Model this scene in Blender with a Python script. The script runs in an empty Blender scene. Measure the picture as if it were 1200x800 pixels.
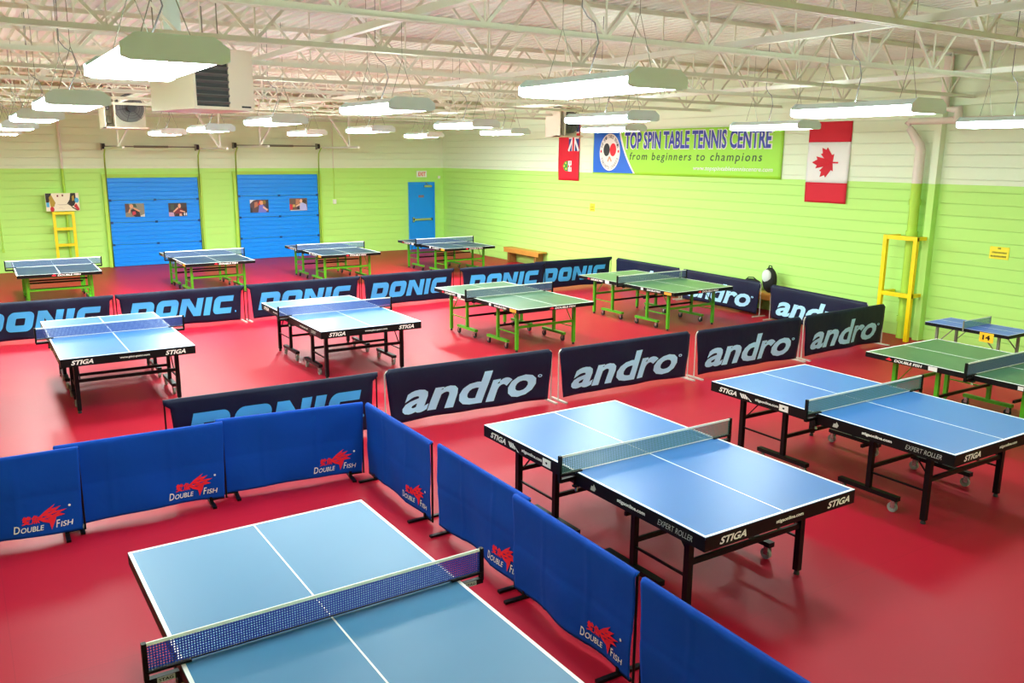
import bpy, bmesh, math, random
from mathutils import Vector, Matrix
random.seed(7)
SC = bpy.context.scene
COL = SC.collection

# ------------------------------------------------------------------ camera
cam_d = bpy.data.cameras.new('camera')
cam = bpy.data.objects.new('camera', cam_d)
COL.objects.link(cam)
cam_d.sensor_fit = 'HORIZONTAL'; cam_d.sensor_width = 36.0
cam_d.lens = 36.0 * 997.94 / 1200.0
cam_d.clip_start = 0.05; cam_d.clip_end = 100
YAW, PITCH, ROLL, EYE = math.radians(33.054), 0.214523, 0.0072606, 3.1317
_f = Vector((math.sin(YAW) * math.cos(PITCH), math.cos(YAW) * math.cos(PITCH), -math.sin(PITCH)))
_r = Vector((math.cos(YAW), -math.sin(YAW), 0))
_u = _r.cross(_f)
_r2 = _r * math.cos(ROLL) + _u * math.sin(ROLL)
_u2 = -_r * math.sin(ROLL) + _u * math.cos(ROLL)
cam.matrix_world = Matrix(((_r2.x, _u2.x, -_f.x, 0), (_r2.y, _u2.y, -_f.y, 0), (_r2.z, _u2.z, -_f.z, EYE), (0, 0, 0, 1)))
SC.camera = cam

# ------------------------------------------------------------------ world, exposure
W = bpy.data.worlds.new('world'); SC.world = W; W.use_nodes = True
W.node_tree.nodes['Background'].inputs[0].default_value = (0.85, 0.95, 1.0, 1)
W.node_tree.nodes['Background'].inputs[1].default_value = 0.3
LAMP = 34.0                      # radiance of the fluorescent panels
SC.view_settings.view_transform = 'Standard'
SC.view_settings.look = 'None'
SC.view_settings.gamma = 1.0
SC.view_settings.use_curve_mapping = False
SC.view_settings.exposure = 0.78

# ------------------------------------------------------------------ materials
def lin(c):
    if isinstance(c, str):
        c = [int(c[i:i + 2], 16) / 255 for i in (0, 2, 4)]
    return tuple((x / 12.92 if x <= 0.04045 else ((x + 0.055) / 1.055) ** 2.4) for x in c) + (1.0,)

MATS = {}
def mat(name, c, rough=0.5, metal=0.0, spec=0.5, bump=0.0, bscale=40.0, var=0.0, vscale=6.0, coat=0.0, sheen=0.0):
    if name in MATS: return MATS[name]
    m = bpy.data.materials.new(name); m.use_nodes = True
    nt = m.node_tree; b = nt.nodes['Principled BSDF']
    b.inputs['Base Color'].default_value = lin(c)
    b.inputs['Roughness'].default_value = rough
    b.inputs['Metallic'].default_value = metal
    b.inputs['Specular IOR Level'].default_value = spec
    b.inputs['Coat Weight'].default_value = coat
    b.inputs['Sheen Weight'].default_value = sheen
    if bump or var:
        tc = nt.nodes.new('ShaderNodeTexCoord')
        n = nt.nodes.new('ShaderNodeTexNoise'); n.inputs['Scale'].default_value = bscale; n.inputs['Detail'].default_value = 4
        nt.links.new(tc.outputs['Object'], n.inputs['Vector'])
        if bump:
            bp = nt.nodes.new('ShaderNodeBump'); bp.inputs['Strength'].default_value = bump; bp.inputs['Distance'].default_value = 0.01
            nt.links.new(n.outputs['Fac'], bp.inputs['Height']); nt.links.new(bp.outputs['Normal'], b.inputs['Normal'])
        if var:
            n2 = nt.nodes.new('ShaderNodeTexNoise'); n2.inputs['Scale'].default_value = vscale; n2.inputs['Detail'].default_value = 3
            nt.links.new(tc.outputs['Object'], n2.inputs['Vector'])
            mx = nt.nodes.new('ShaderNodeMix'); mx.data_type = 'RGBA'
            L = lin(c)
            mx.inputs[6].default_value = tuple(x * (1 - var) for x in L[:3]) + (1,)
            mx.inputs[7].default_value = tuple(min(1, x * (1 + var)) for x in L[:3]) + (1,)
            nt.links.new(n2.outputs['Fac'], mx.inputs[0]); nt.links.new(mx.outputs[2], b.inputs['Base Color'])
    MATS[name] = m
    return m

def wall_mat():
    m = bpy.data.materials.new('painted_block'); m.use_nodes = True
    nt = m.node_tree; b = nt.nodes['Principled BSDF']; b.inputs['Roughness'].default_value = 0.45
    b.inputs['Specular IOR Level'].default_value = 0.3
    g = nt.nodes.new('ShaderNodeNewGeometry'); s = nt.nodes.new('ShaderNodeSeparateXYZ')
    nt.links.new(g.outputs['Position'], s.inputs[0])
    gt = nt.nodes.new('ShaderNodeMath'); gt.operation = 'GREATER_THAN'; gt.inputs[1].default_value = 2.715
    nt.links.new(s.outputs['Z'], gt.inputs[0])
    mx = nt.nodes.new('ShaderNodeMix'); mx.data_type = 'RGBA'
    mx.inputs[6].default_value = lin('c0f280'); mx.inputs[7].default_value = lin('ebf9dc')
    nt.links.new(gt.outputs[0], mx.inputs[0]); nt.links.new(mx.outputs[2], b.inputs['Base Color'])
    n = nt.nodes.new('ShaderNodeTexNoise'); n.inputs['Scale'].default_value = 35; n.inputs['Detail'].default_value = 5
    nt.links.new(g.outputs['Position'], n.inputs['Vector'])
    bp = nt.nodes.new('ShaderNodeBump'); bp.inputs['Strength'].default_value = 0.12; bp.inputs['Distance'].default_value = 0.01
    nt.links.new(n.outputs['Fac'], bp.inputs['Height']); nt.links.new(bp.outputs['Normal'], b.inputs['Normal'])
    return m

def pipe_mat():
    m = wall_mat(); m.name = 'painted_pipe'
    mx = [n for n in m.node_tree.nodes if n.bl_idname == 'ShaderNodeMix'][0]
    mx.inputs[6].default_value = lin('b4e050'); mx.inputs[7].default_value = lin('efe6dc')
    return m

def floor_mat():
    m = bpy.data.materials.new('red_sports_vinyl'); m.use_nodes = True
    nt = m.node_tree; b = nt.nodes['Principled BSDF']
    b.inputs['Roughness'].default_value = 0.44; b.inputs['Specular IOR Level'].default_value = 0.18
    g = nt.nodes.new('ShaderNodeNewGeometry')
    mp = nt.nodes.new('ShaderNodeMapping'); mp.inputs['Scale'].default_value = (1, 1, 1)
    nt.links.new(g.outputs['Position'], mp.inputs['Vector'])
    br = nt.nodes.new('ShaderNodeTexBrick'); br.inputs['Scale'].default_value = 1.0
    br.offset = 0.0; br.inputs['Mortar Size'].default_value = 0.003; br.inputs['Brick Width'].default_value = 15.0; br.inputs['Row Height'].default_value = 1.8
    br.inputs['Color1'].default_value = lin('a8102a'); br.inputs['Color2'].default_value = lin('a50f29'); br.inputs['Mortar'].default_value = lin('9c1028')
    nt.links.new(mp.outputs[0], br.inputs['Vector'])
    n = nt.nodes.new('ShaderNodeTexNoise'); n.inputs['Scale'].default_value = 0.7; n.inputs['Detail'].default_value = 5
    nt.links.new(g.outputs['Position'], n.inputs['Vector'])
    mx = nt.nodes.new('ShaderNodeMix'); mx.data_type = 'RGBA'; mx.blend_type = 'MULTIPLY'
    mx.inputs[0].default_value = 0.25
    nt.links.new(br.outputs['Color'], mx.inputs[6]); nt.links.new(n.outputs['Color'], mx.inputs[7])
    nt.links.new(br.outputs['Color'], b.inputs['Base Color'])
    n2 = nt.nodes.new('ShaderNodeTexNoise'); n2.inputs['Scale'].default_value = 120; n2.inputs['Detail'].default_value = 3
    nt.links.new(g.outputs['Position'], n2.inputs['Vector'])
    bp = nt.nodes.new('ShaderNodeBump'); bp.inputs['Strength'].default_value = 0.15; bp.inputs['Distance'].default_value = 0.002
    nt.links.new(n2.outputs['Fac'], bp.inputs['Height']); nt.links.new(bp.outputs['Normal'], b.inputs['Normal'])
    return m

def emit_mat(name, c, s):
    m = bpy.data.materials.new(name); m.use_nodes = True
    nt = m.node_tree; nt.nodes.clear()
    e = nt.nodes.new('ShaderNodeEmission'); e.inputs[0].default_value = c; e.inputs[1].default_value = s
    o = nt.nodes.new('ShaderNodeOutputMaterial'); nt.links.new(e.outputs[0], o.inputs[0])
    return m

M_WALL = wall_mat(); M_PIPE = pipe_mat(); M_FLOOR = floor_mat()
M_DECK = mat('deck_white', 'dde2d6', 0.5)
M_STEEL = mat('joist_white', 'e6e8d8', 0.45)
M_PURLIN = mat('purlin_white', 'eef0e6', 0.4)
M_HOOD = mat('lamp_hood', 'e2f6f4', 0.4)
M_LAMP = emit_mat('fluorescent_panel', (0.87, 1.0, 0.95, 1), LAMP)
M_LAMP.cycles.emission_sampling = 'FRONT'
M_UPL = emit_mat('added_uplight', (0.87, 1.0, 0.95, 1), LAMP)
M_UPL.cycles.emission_sampling = 'FRONT'
M_DOOR = mat('door_blue', '0092ff', 0.35, bump=0.05, bscale=15)
M_JAMB = mat('jamb_green', 'b4e050', 0.5)
M_BLACK = mat('black_metal', '040506', 0.45, spec=0.25)
M_APRON = mat('black_apron', '040508', 0.5, spec=0.25)
M_GREENM = mat('green_metal', '4aa818', 0.35)
M_TOPBLUE = mat('table_blue', '2574a2', 0.42, spec=0.6, bump=0.02, bscale=300)
M_TOPSTIGA = mat('table_sky_blue', '2c70b8', 0.34, spec=0.65, bump=0.02, bscale=300)
M_TOPGREEN = mat('table_green', '3a6648', 0.32, spec=0.6, bump=0.02, bscale=300)
M_TOPMINI = mat('table_mini_blue', '4868d8', 0.35)
M_LINE = mat('line_white', 'f4f6f4', 0.45)
M_NAVY = mat('net_navy', '1034a8', 0.7)
M_NETTEAL = mat('net_teal', '4f7f78', 0.7)
M_NETBLUE = mat('net_blue', '3c509c', 0.7)
M_NETGREY = mat('net_bluegrey', '4a5c80', 0.7)
M_TAPE = mat('net_tape', 'eef2ea', 0.6)
M_WHEEL = mat('wheel_grey', '8a8c84', 0.4)
M_RUBBER = mat('wheel_black', '151515', 0.5)
M_CHROME = mat('chrome', 'b8b8b0', 0.25, metal=0.9)
M_LETTER = mat('letter_white', 'f2f2ee', 0.6)
M_SILVER = mat('letter_silver', 'b9bdb9', 0.5)
M_BLUECLOTH = mat('cloth_royal_blue', '0044ae', 0.8, spec=0.2, bump=0.9, bscale=3.5, var=0.10, vscale=3)
M_NAVYCLOTH = mat('cloth_navy', '050f30', 0.55, spec=0.3, bump=0.6, bscale=9, var=0.15, vscale=5)
M_DONICL = mat('letter_sky', '40aaf0', 0.55)
M_ANDROL = mat('letter_pale_blue', 'aadffe', 0.55)
M_RED = mat('logo_red', 'ee1c34', 0.6)
M_TUBE = mat('tube_grey', 'c4c0b8', 0.35, metal=0.3)
M_YELLOW = mat('guard_yellow', 'ffdc00', 0.4)
M_SIGN = mat('sign_yellow', 'fff03a', 0.6)
M_SIGNTXT = mat('sign_text', '6b6a10', 0.6)
M_WOOD = mat('bench_wood', 'c98a3c', 0.5, var=0.2, vscale=9)
M_HEATER = mat('heater_cream', 'e6dfcc', 0.4)
M_DARK = mat('dark_grey', '23262a', 0.5)
M_GREY = mat('mid_grey', '6d6f70', 0.45)
M_SHAFT = mat('shaft_grey', '7d7f6d', 0.45)
M_FLAGRED = mat('flag_red', 'd8102e', 0.7)
M_FLAGWHITE = mat('flag_white', 'f4f4f4', 0.7)
M_FLAGBLUE = mat('flag_blue', '1f3f86', 0.7)
M_BAG = mat('bag_black', '0d0e10', 0.7)
M_BAGW = mat('bag_white', 'd8dad8', 0.6)

# ------------------------------------------------------------------ mesh builder
class MB:
    def __init__(s): s.v = []; s.f = []; s.sm = []
    def add(s, vs, fs, smooth=False):
        k = len(s.v); s.v += [tuple(p) for p in vs]
        s.f += [tuple(i + k for i in f) for f in fs]; s.sm += [smooth] * len(fs)
    def box(s, x0, x1, y0, y1, z0, z1):
        vs = [(x, y, z) for z in (z0, z1) for y in (y0, y1) for x in (x0, x1)]
        s.add(vs, [(0, 2, 3, 1), (4, 5, 7, 6), (0, 1, 5, 4), (2, 6, 7, 3), (0, 4, 6, 2), (1, 3, 7, 5)]); return s
    def bar(s, p, q, w, h=None, up=(0, 0, 1)):      # rectangular bar between two points
        h = h or w; p = Vector(p); q = Vector(q); d = (q - p).normalized()
        a = d.cross(Vector(up))
        if a.length < 1e-4: a = d.cross(Vector((1, 0, 0)))
        a.normalize(); b = a.cross(d)
        vs = [e + a * sx * w / 2 + b * sz * h / 2 for e in (p, q) for sz in (-1, 1) for sx in (-1, 1)]
        s.add(vs, [(0, 1, 3, 2), (4, 6, 7, 5), (0, 4, 5, 1), (2, 3, 7, 6), (0, 2, 6, 4), (1, 5, 7, 3)]); return s
    def tube(s, pts, r, n=8, caps=True):
        pts = [Vector(p) for p in pts]; rings = []
        for i, p in enumerate(pts):
            d = (pts[min(i + 1, len(pts) - 1)] - pts[max(i - 1, 0)]).normalized()
            a = d.cross(Vector((0, 0, 1)))
            if a.length < 1e-3: a = Vector((1, 0, 0))
            a.normalize(); b = d.cross(a)
            rr = r[i] if isinstance(r, (list, tuple)) else r
            rings.append([p + (a * math.cos(t) + b * math.sin(t)) * rr for t in [2 * math.pi * k / n for k in range(n)]])
        vs = [v for R in rings for v in R]; fs = []
        for i in range(len(pts) - 1):
            for k in range(n):
                fs.append((i * n + k, i * n + (k + 1) % n, (i + 1) * n + (k + 1) % n, (i + 1) * n + k))
        s.add(vs, fs, True)
        if caps:
            s.add(rings[0], [tuple(range(n))[::-1]]); s.add(rings[-1], [tuple(range(n))])
        return s
    def disc(s, c, axis, r, t, n=16):
        c = Vector(c); a = Vector(axis).normalized()
        return s.tube([c - a * t / 2, c + a * t / 2], r, n)
    def sphere(s, c, rx, ry, rz, nu=12, nv=8):
        vs = []; fs = []
        for j in range(nv + 1):
            t = math.pi * j / nv
            for i in range(nu):
                p = 2 * math.pi * i / nu
                vs.append((c[0] + rx * math.sin(t) * math.cos(p), c[1] + ry * math.sin(t) * math.sin(p), c[2] + rz * math.cos(t)))
        for j in range(nv):
            for i in range(nu):
                fs.append((j * nu + i, (j + 1) * nu + i, (j + 1) * nu + (i + 1) % nu, j * nu + (i + 1) % nu))
        s.add(vs, fs, True); return s
    def extrude(s, prof, axis_pts, close=True):
        # prof: list of offsets (Vector) swept between two points, closed loop
        a, b = [Vector(p) for p in axis_pts]; n = len(prof)
        vs = [a + Vector(o) for o in prof] + [b + Vector(o) for o in prof]
        fs = [(i, (i + 1) % n, n + (i + 1) % n, n + i) for i in range(n)]
        if close: fs += [tuple(range(n))[::-1], tuple(range(n, 2 * n))]
        s.add(vs, fs); return s
    def mesh(s, name):
        me = bpy.data.meshes.new(name); me.from_pydata(s.v, [], s.f); 
        for p, sm in zip(me.polygons, s.sm): p.use_smooth = sm
        me.update(); return me

def link(name, data, m=None, parent=None, loc=None, rot=None):
    o = bpy.data.objects.new(name, data); COL.objects.link(o)
    if data is not None and m is not None and not data.materials: data.materials.append(m)
    if parent is not None: o.parent = parent
    if loc is not None: o.location = loc
    if rot is not None: o.rotation_euler = rot
    return o
def part(name, mb, m, parent, loc=None, rot=None, label=None, kind=None):
    me = mb.mesh(name) if isinstance(mb, MB) else mb
    o = link(name, me, m, parent, loc, rot)
    if label: o['label'] = label
    if kind: o['kind'] = kind
    return o
def thing(name, label, cat, loc=(0, 0, 0), rz=0.0, group=None):
    o = link(name, None, None, None, loc, (0, 0, rz)); o.empty_display_size = 0.1
    o['label'] = label; o['category'] = cat
    if group: o['group'] = group
    return o
def struct(name, mb, m, parent=None):
    me = mb.mesh(name) if isinstance(mb, MB) else mb
    o = link(name, me, m, parent); o['kind'] = 'structure'; return o
def copy_tree(o, parent=None):
    c = o.copy(); COL.objects.link(c); c.parent = parent
    for ch in list(o.children): copy_tree(ch, c)
    return c

# ------------------------------------------------------------------ lettering and flat shapes
def _eval(curve):
    o = bpy.data.objects.new('tmp', curve); COL.objects.link(o)
    bpy.context.view_layer.update()
    me = bpy.data.meshes.new_from_object(o.evaluated_get(bpy.context.evaluated_depsgraph_get()))
    vs = [tuple(v.co) for v in me.vertices]; fs = [tuple(p.vertices) for p in me.polygons]
    bpy.data.objects.remove(o); bpy.data.meshes.remove(me); bpy.data.curves.remove(curve)
    return vs, fs
_TC = {}
def text(body, w, h, shear=0.0, bold=0.0, spacing=1.0):
    """flat lettering fitted into a w x h box with its lower left corner at 0,0"""
    k = (body, shear, bold, spacing)
    if k not in _TC:
        c = bpy.data.curves.new('txt', 'FONT'); c.body = body; c.offset = bold; c.space_character = spacing
        c.resolution_u = 3
        vs, fs = _eval(c); vs = [(x + shear * y, y) for x, y, z in vs]
        x0 = min(v[0] for v in vs); x1 = max(v[0] for v in vs); y0 = min(v[1] for v in vs); y1 = max(v[1] for v in vs)
        _TC[k] = ([((x - x0) / (x1 - x0), (y - y0) / (y1 - y0)) for x, y in vs], fs)
    vs, fs = _TC[k]
    return [(x * w, y * h) for x, y in vs], fs
def words(item, gap, shear=0.0):
    """split a line of lettering into its words at horizontal gaps"""
    vs, fs = item; iv = sorted((min(vs[i][0] - shear * vs[i][1] for i in f), max(vs[i][0] - shear * vs[i][1] for i in f), k) for k, f in enumerate(fs))
    out = []; cur = []; end = None
    for a, b, k in iv:
        if cur and a - end > gap: out.append(cur); cur = []; end = None
        cur.append(k); end = b if end is None else max(end, b)
    out.append(cur); res = []
    for g in out:
        ids = sorted({i for k in g for i in fs[k]}); mp = {i: n for n, i in enumerate(ids)}
        res.append(([vs[i] for i in ids], [tuple(mp[i] for i in fs[k]) for k in g]))
    return res
def shape(loops):
    """flat filled shape from closed loops (inner loops are holes)"""
    c = bpy.data.curves.new('shp', 'CURVE'); c.dimensions = '2D'; c.fill_mode = 'FRONT'
    for L in loops:
        sp = c.splines.new('POLY'); sp.points.add(len(L) - 1)
        for p, q in zip(sp.points, L): p.co = (q[0], q[1], 0, 1)
        sp.use_cyclic_u = True
    vs, fs = _eval(c)
    return [(v[0], v[1]) for v in vs], fs
def refine(item, sx, sy, step=.045):
    """subdivide flat lettering so that it can follow folded cloth"""
    bm = bmesh.new()
    V = [bm.verts.new((x * sx, y * sy, 0)) for x, y in item[0]]
    for f in item[1]:
        try: bm.faces.new([V[i] for i in f])
        except ValueError: pass
    for _ in range(4):
        bmesh.ops.triangulate(bm, faces=bm.faces[:])
        es = [e for e in bm.edges if e.calc_length() > step]
        if not es: break
        bmesh.ops.subdivide_edges(bm, edges=es, cuts=1)
    bmesh.ops.triangulate(bm, faces=bm.faces[:])
    bm.verts.index_update()
    out = [(v.co.x / sx, v.co.y / sy) for v in bm.verts], [tuple(v.index for v in f.verts) for f in bm.faces]
    bm.free(); return out
def ell(cx, cy, rx, ry, n=24, a0=0.0):
    return [(cx + rx * math.cos(a0 + 2 * math.pi * i / n), cy + ry * math.sin(a0 + 2 * math.pi * i / n)) for i in range(n)]
def join2(*items):
    V = []; F = []
    for (vs, fs), (dx, dy) in items:
        k = len(V); V += [(x + dx, y + dy) for x, y in vs]; F += [tuple(i + k for i in f) for f in fs]
    return V, F
def rot2(item, a, cx=0, cy=0):
    vs, fs = item; c, s = math.cos(a), math.sin(a)
    return [(cx + c * (x - cx) - s * (y - cy), cy + s * (x - cx) + c * (y - cy)) for x, y in vs], fs
def flat(item, o, xd, yd, disp=None, off=0.0):
    """2-D item laid on the plane at o spanned by xd, yd; disp(x, y) lifts it along the normal"""
    vs, fs = item; o = Vector(o); xd = Vector(xd); yd = Vector(yd); n = xd.cross(yd)
    mb = MB()
    out = []
    for x, y in vs:
        d = off + (disp(x, y) if disp else 0.0)
        out.append(o + xd * x + yd * y + n * d)
    # orient faces toward n
    F = []
    for f in fs:
        a = 0
        for i in range(len(f)):
            x1, y1 = vs[f[i]]; x2, y2 = vs[f[(i + 1) % len(f)]]; a += x1 * y2 - x2 * y1
        F.append(f if a > 0 else tuple(reversed(f)))
    mb.add(out, F); return mb

# ================================================================== THE HALL
XL, XR, YF, YB, ZC = -3.2, 14.14, -3.4, 26.12, 4.86
fl = struct('floor', MB().box(XL - .2, XR + .2, YF - .2, YB + .2, -0.15, 0), M_FLOOR)

def coursed_wall(name, a, b, nrm):
    """wall of painted block courses between floor points a and b; nrm points into the room"""
    a = Vector(a); b = Vector(b); n = Vector(nrm); mb = MB()
    prof = [(0, 0, 0), (0, 0, ZC)]
    q = -n * 0.2
    mb.extrude([Vector((0, 0, 0)) - n * .003, Vector((0, 0, ZC)) - n * .003, Vector((0, 0, ZC)) + q, q], (a, b))
    w = struct(name, mb, M_WALL)
    zt = 0.0; me = None; d = 0.2; k = 0
    pr = [(-.003, 0.0), (-.003, .002), (-.0008, .004), (0, .008), (0, .192), (-.0008, .196), (-.003, .198), (-.003, .2)]
    c = MB().extrude([n * u + Vector((0, 0, z)) for u, z in pr], (a, b))
    me = c.mesh('block_course')
    me.materials.append(M_WALL)
    while zt < ZC - .01:
        o = link('block_course', me, None, w, (0, 0, zt)); zt += d
    return w
coursed_wall('wall_back', (XL, YB, 0), (XR, YB, 0), (0, -1, 0))
coursed_wall('wall_right', (XR, YB, 0), (XR, YF, 0), (-1, 0, 0))
struct('wall_left', MB().box(XL - .2, XL, YF, YB, 0, ZC), M_WALL)
struct('wall_front', MB().box(XL, XR, YF - .2, YF, 0, ZC), M_WALL)

# corrugated roof deck, flutes along Y
dk = MB(); vs = []; x = XL; P = 0.15
prof = []
while x < XR + .1:
    prof += [(x, ZC - .045), (x + .055, ZC - .045), (x + .075, ZC), (x + .13, ZC)]; x += P
n = len(prof)
vs = [(px, YF, pz) for px, pz in prof] + [(px, YB, pz) for px, pz in prof]
dk.add(vs, [(i, i + 1, n + i + 1, n + i) for i in range(n - 1)])
dk.box(XL - .2, XR + .2, YF - .2, YB + .2, ZC + .02, ZC + .12)
struct('ceiling', dk, M_DECK)

# ------------------------------------------------------------------ open-web roof joists
ZB, ZT = 4.13, 4.788
def build_joist():
    t = thing('roof_joist', '', 'joist', (0, 0, 0), 0, 'white roof joists')
    for nm, z in (('top_chord', ZT), ('bottom_chord', ZB)):
        m_ = MB()
        sgn = 1 if nm == 'top_chord' else -1
        for sy in (-1, 1):          # a pair of angles back to back
            m_.box(XL, XR, sy * .008 if sy > 0 else -.045, .045 if sy > 0 else -.008, z - .004 + (.02 * sgn), z + .004 + (.02 * sgn))
            y0, y1 = (.008, .016) if sy > 0 else (-.016, -.008)
            m_.box(XL, XR, y0, y1, z - .026, z + .026)
        part(nm, m_, M_STEEL, t)
    up = MB().bar((0, 0, ZB), (.61, 0, ZT), .028).mesh('web_diagonal')
    dn = MB().bar((0, 0, ZT), (.61, 0, ZB), .028).mesh('web_diagonal')
    ve = MB().bar((0, 0, ZB), (0, 0, ZT), .015).mesh('web_upright')
    gp = MB().box(-.09, .09, -.004, .004, -.03, .05).mesh('gusset')
    for me in (up, dn, ve, gp): me.materials.append(M_STEEL)
    x = -2.44
    while x < XR - .3:
        link('web_diagonal', up, None, t, (x, 0, 0))
        if x + 1.22 < XR: link('web_diagonal', dn, None, t, (x + .61, 0, 0))
        link('web_upright', ve, None, t, (x, 0, 0))
        x += 1.22
    return t
JY = [2.15 + 1.95 * i for i in range(13)]
ORD = ['nearest', 'second', 'third', 'fourth', 'fifth', 'sixth', 'seventh', 'eighth', 'ninth', 'tenth', 'eleventh', 'twelfth', 'farthest']
jproto = build_joist()
for i, y in enumerate(JY):
    j = jproto if i == 0 else copy_tree(jproto)
    j.location = (0, y, 0)
    j['label'] = 'white open-web roof joist, %s counting from the camera to the back wall' % ORD[i]
for k, (x, lb) in enumerate([(-.7, 'white bridging bar across the joists, above the far left lights'),
                             (3.13, 'long white bridging bar across the joists, between first and second light rows'),
                             (6.5, 'long white bridging bar across the joists, between second and third light rows'),
                             (10.9, 'long white bridging bar across the joists, nearest the right-hand wall')]):
    o = part('bridging_bar', MB().box(x - .03, x + .03, 1.2, YB if k != 1 else 19.8, ZB + .035, ZB + .095), M_PURLIN, None)
    o['label'] = lb; o['category'] = 'beam'; o['group'] = 'bridging bars under the roof'

# ------------------------------------------------------------------ hanging fluorescent fixtures
def build_fixture():
    t = thing('light_fixture', '', 'lamp', (0, 0, 0), 0, 'hanging fluorescent fixtures')
    h = MB(); L = .62
    pr = [(-.235, .034), (-.15, .085), (.15, .085), (.235, .034), (.225, .032), (.14, .077), (-.14, .077), (-.225, .032)]
    h.extrude([(x, 0, z) for x, z in pr], ((0, -L, 0), (0, L, 0)))
    for y in (-L, L):
        h.extrude([(x, 0, z) for x, z in [(-.25, -.02), (-.25, .042), (-.18, .092), (.18, .092), (.25, .042), (.25, -.02), (.21, -.034), (-.21, -.034)]], ((0, y - .006, 0), (0, y + .006, 0)))
    part('hood', h, M_HOOD, t)
    for sx in (-1, 1):
        x0, x1 = (.012, .225) if sx > 0 else (-.225, -.012)
        xi, xo = (x0, x1) if sx > 0 else (x1, x0)     # bulging lens under the hood
        lens = [(xi, .03), (xi, -.02), (xi + sx * .03, -.03), (xo - sx * .03, -.03), (xo, -.01), (xo, .03)]
        if sx > 0: lens = lens[::-1]
        q = MB().extrude([(x, 0, z) for x, z in lens], ((0, -L + .02, 0), (0, L - .02, 0)))
        part('light_panel', q, M_LAMP, t)
    q = MB(); q.add([(-.03, -L + .25, .088), (.03, -L + .25, .088), (.03, L - .25, .088), (-.03, L - .25, .088)], [(0, 1, 2, 3)])  # glowing strip added on top of the hood to brighten the ceiling
    part('added_uplight', q, M_UPL, t)
    part('divider', MB().box(-.008, .008, -L + .01, L - .01, -.02, .03), M_HOOD, t)
    for y in (-.42, .42):
        w = MB()
        for sx in (-1, 1): w.tube([(sx * .12, y, .10), (0, y, .45)], .0028, 4)
        w.tube([(0, y, .45), (0, y, 1.27)], .0028, 4)
        part('hanger_wire', w, M_SHAFT, t)
    c = MB().tube([(0, .1, .10), (.05, .12, .2), (.11, .14, .33), (.08, .15, .46), (.02, .16, .5), (-.02, .17, .56), (0, .18, 1.25)], .005, 6)
    part('power_cord', c, M_GREY, t)
    return t
LG = [(0.97, [(5.05, 3.62), (8.75, 3.58), (12.2, 3.57), (15.65, 3.54), (19.25, 3.52)], 'leftmost row'),
      (3.85, [(4.85, 3.62), (8.35, 3.62), (11.95, 3.59), (15.45, 3.56), (18.95, 3.56)], 'second row from the left'),
      (7.0, [(4.95, 3.57), (8.55, 3.61), (12.15, 3.62), (15.9, 3.62), (19.45, 3.62)], 'third row from the left'),
      (10.15, [(5.15, 3.55), (8.65, 3.59), (12.3, 3.63), (15.95, 3.64), (19.75, 3.63)], 'rightmost row')]
ROWMAT = []
M_FILL = emit_mat('fill_panel', (0.87, 1.0, 0.95, 1), LAMP * .75)  # weaker emission for the added fill row behind the camera
for k_ in (.66, .85, 1.1, 1.75, 3.1):
    m_ = emit_mat('fluorescent_panel', (0.87, 1.0, 0.95, 1), LAMP * k_); m_.cycles.emission_sampling = 'FRONT'; ROWMAT.append(m_)
fproto = build_fixture(); first = True
for x, pts, rn in LG:
    for i, (y, z) in enumerate(pts):
        f_ = fproto if first else copy_tree(fproto); first = False
        f_.location = (x, y, z - .03)
        for ch in f_.children:          # emission raised towards the back to even out the brightness
            if ch.name.startswith('light_panel'):
                ch.material_slots[0].link = 'OBJECT'; ch.material_slots[0].material = ROWMAT[i]
        f_['label'] = 'hanging fluorescent light fixture, %s from the camera in the %s' % (['nearest', 'second', 'third', 'fourth', 'farthest'][i], rn)

for i, x in enumerate((0.97, 3.85, 7.0, 10.15)):  # unseen row of fixtures added as front fill light
    f_ = copy_tree(fproto); f_.location = (x, -2.2, 3.58)
    for ch in f_.children:
        if ch.name.startswith('light_panel'):
            ch.material_slots[0].link = 'OBJECT'; ch.material_slots[0].material = M_FILL
    f_['label'] = 'added fill light fixture, unseen behind the camera, %s from the left' % ['first', 'second', 'third', 'fourth'][i]

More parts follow.
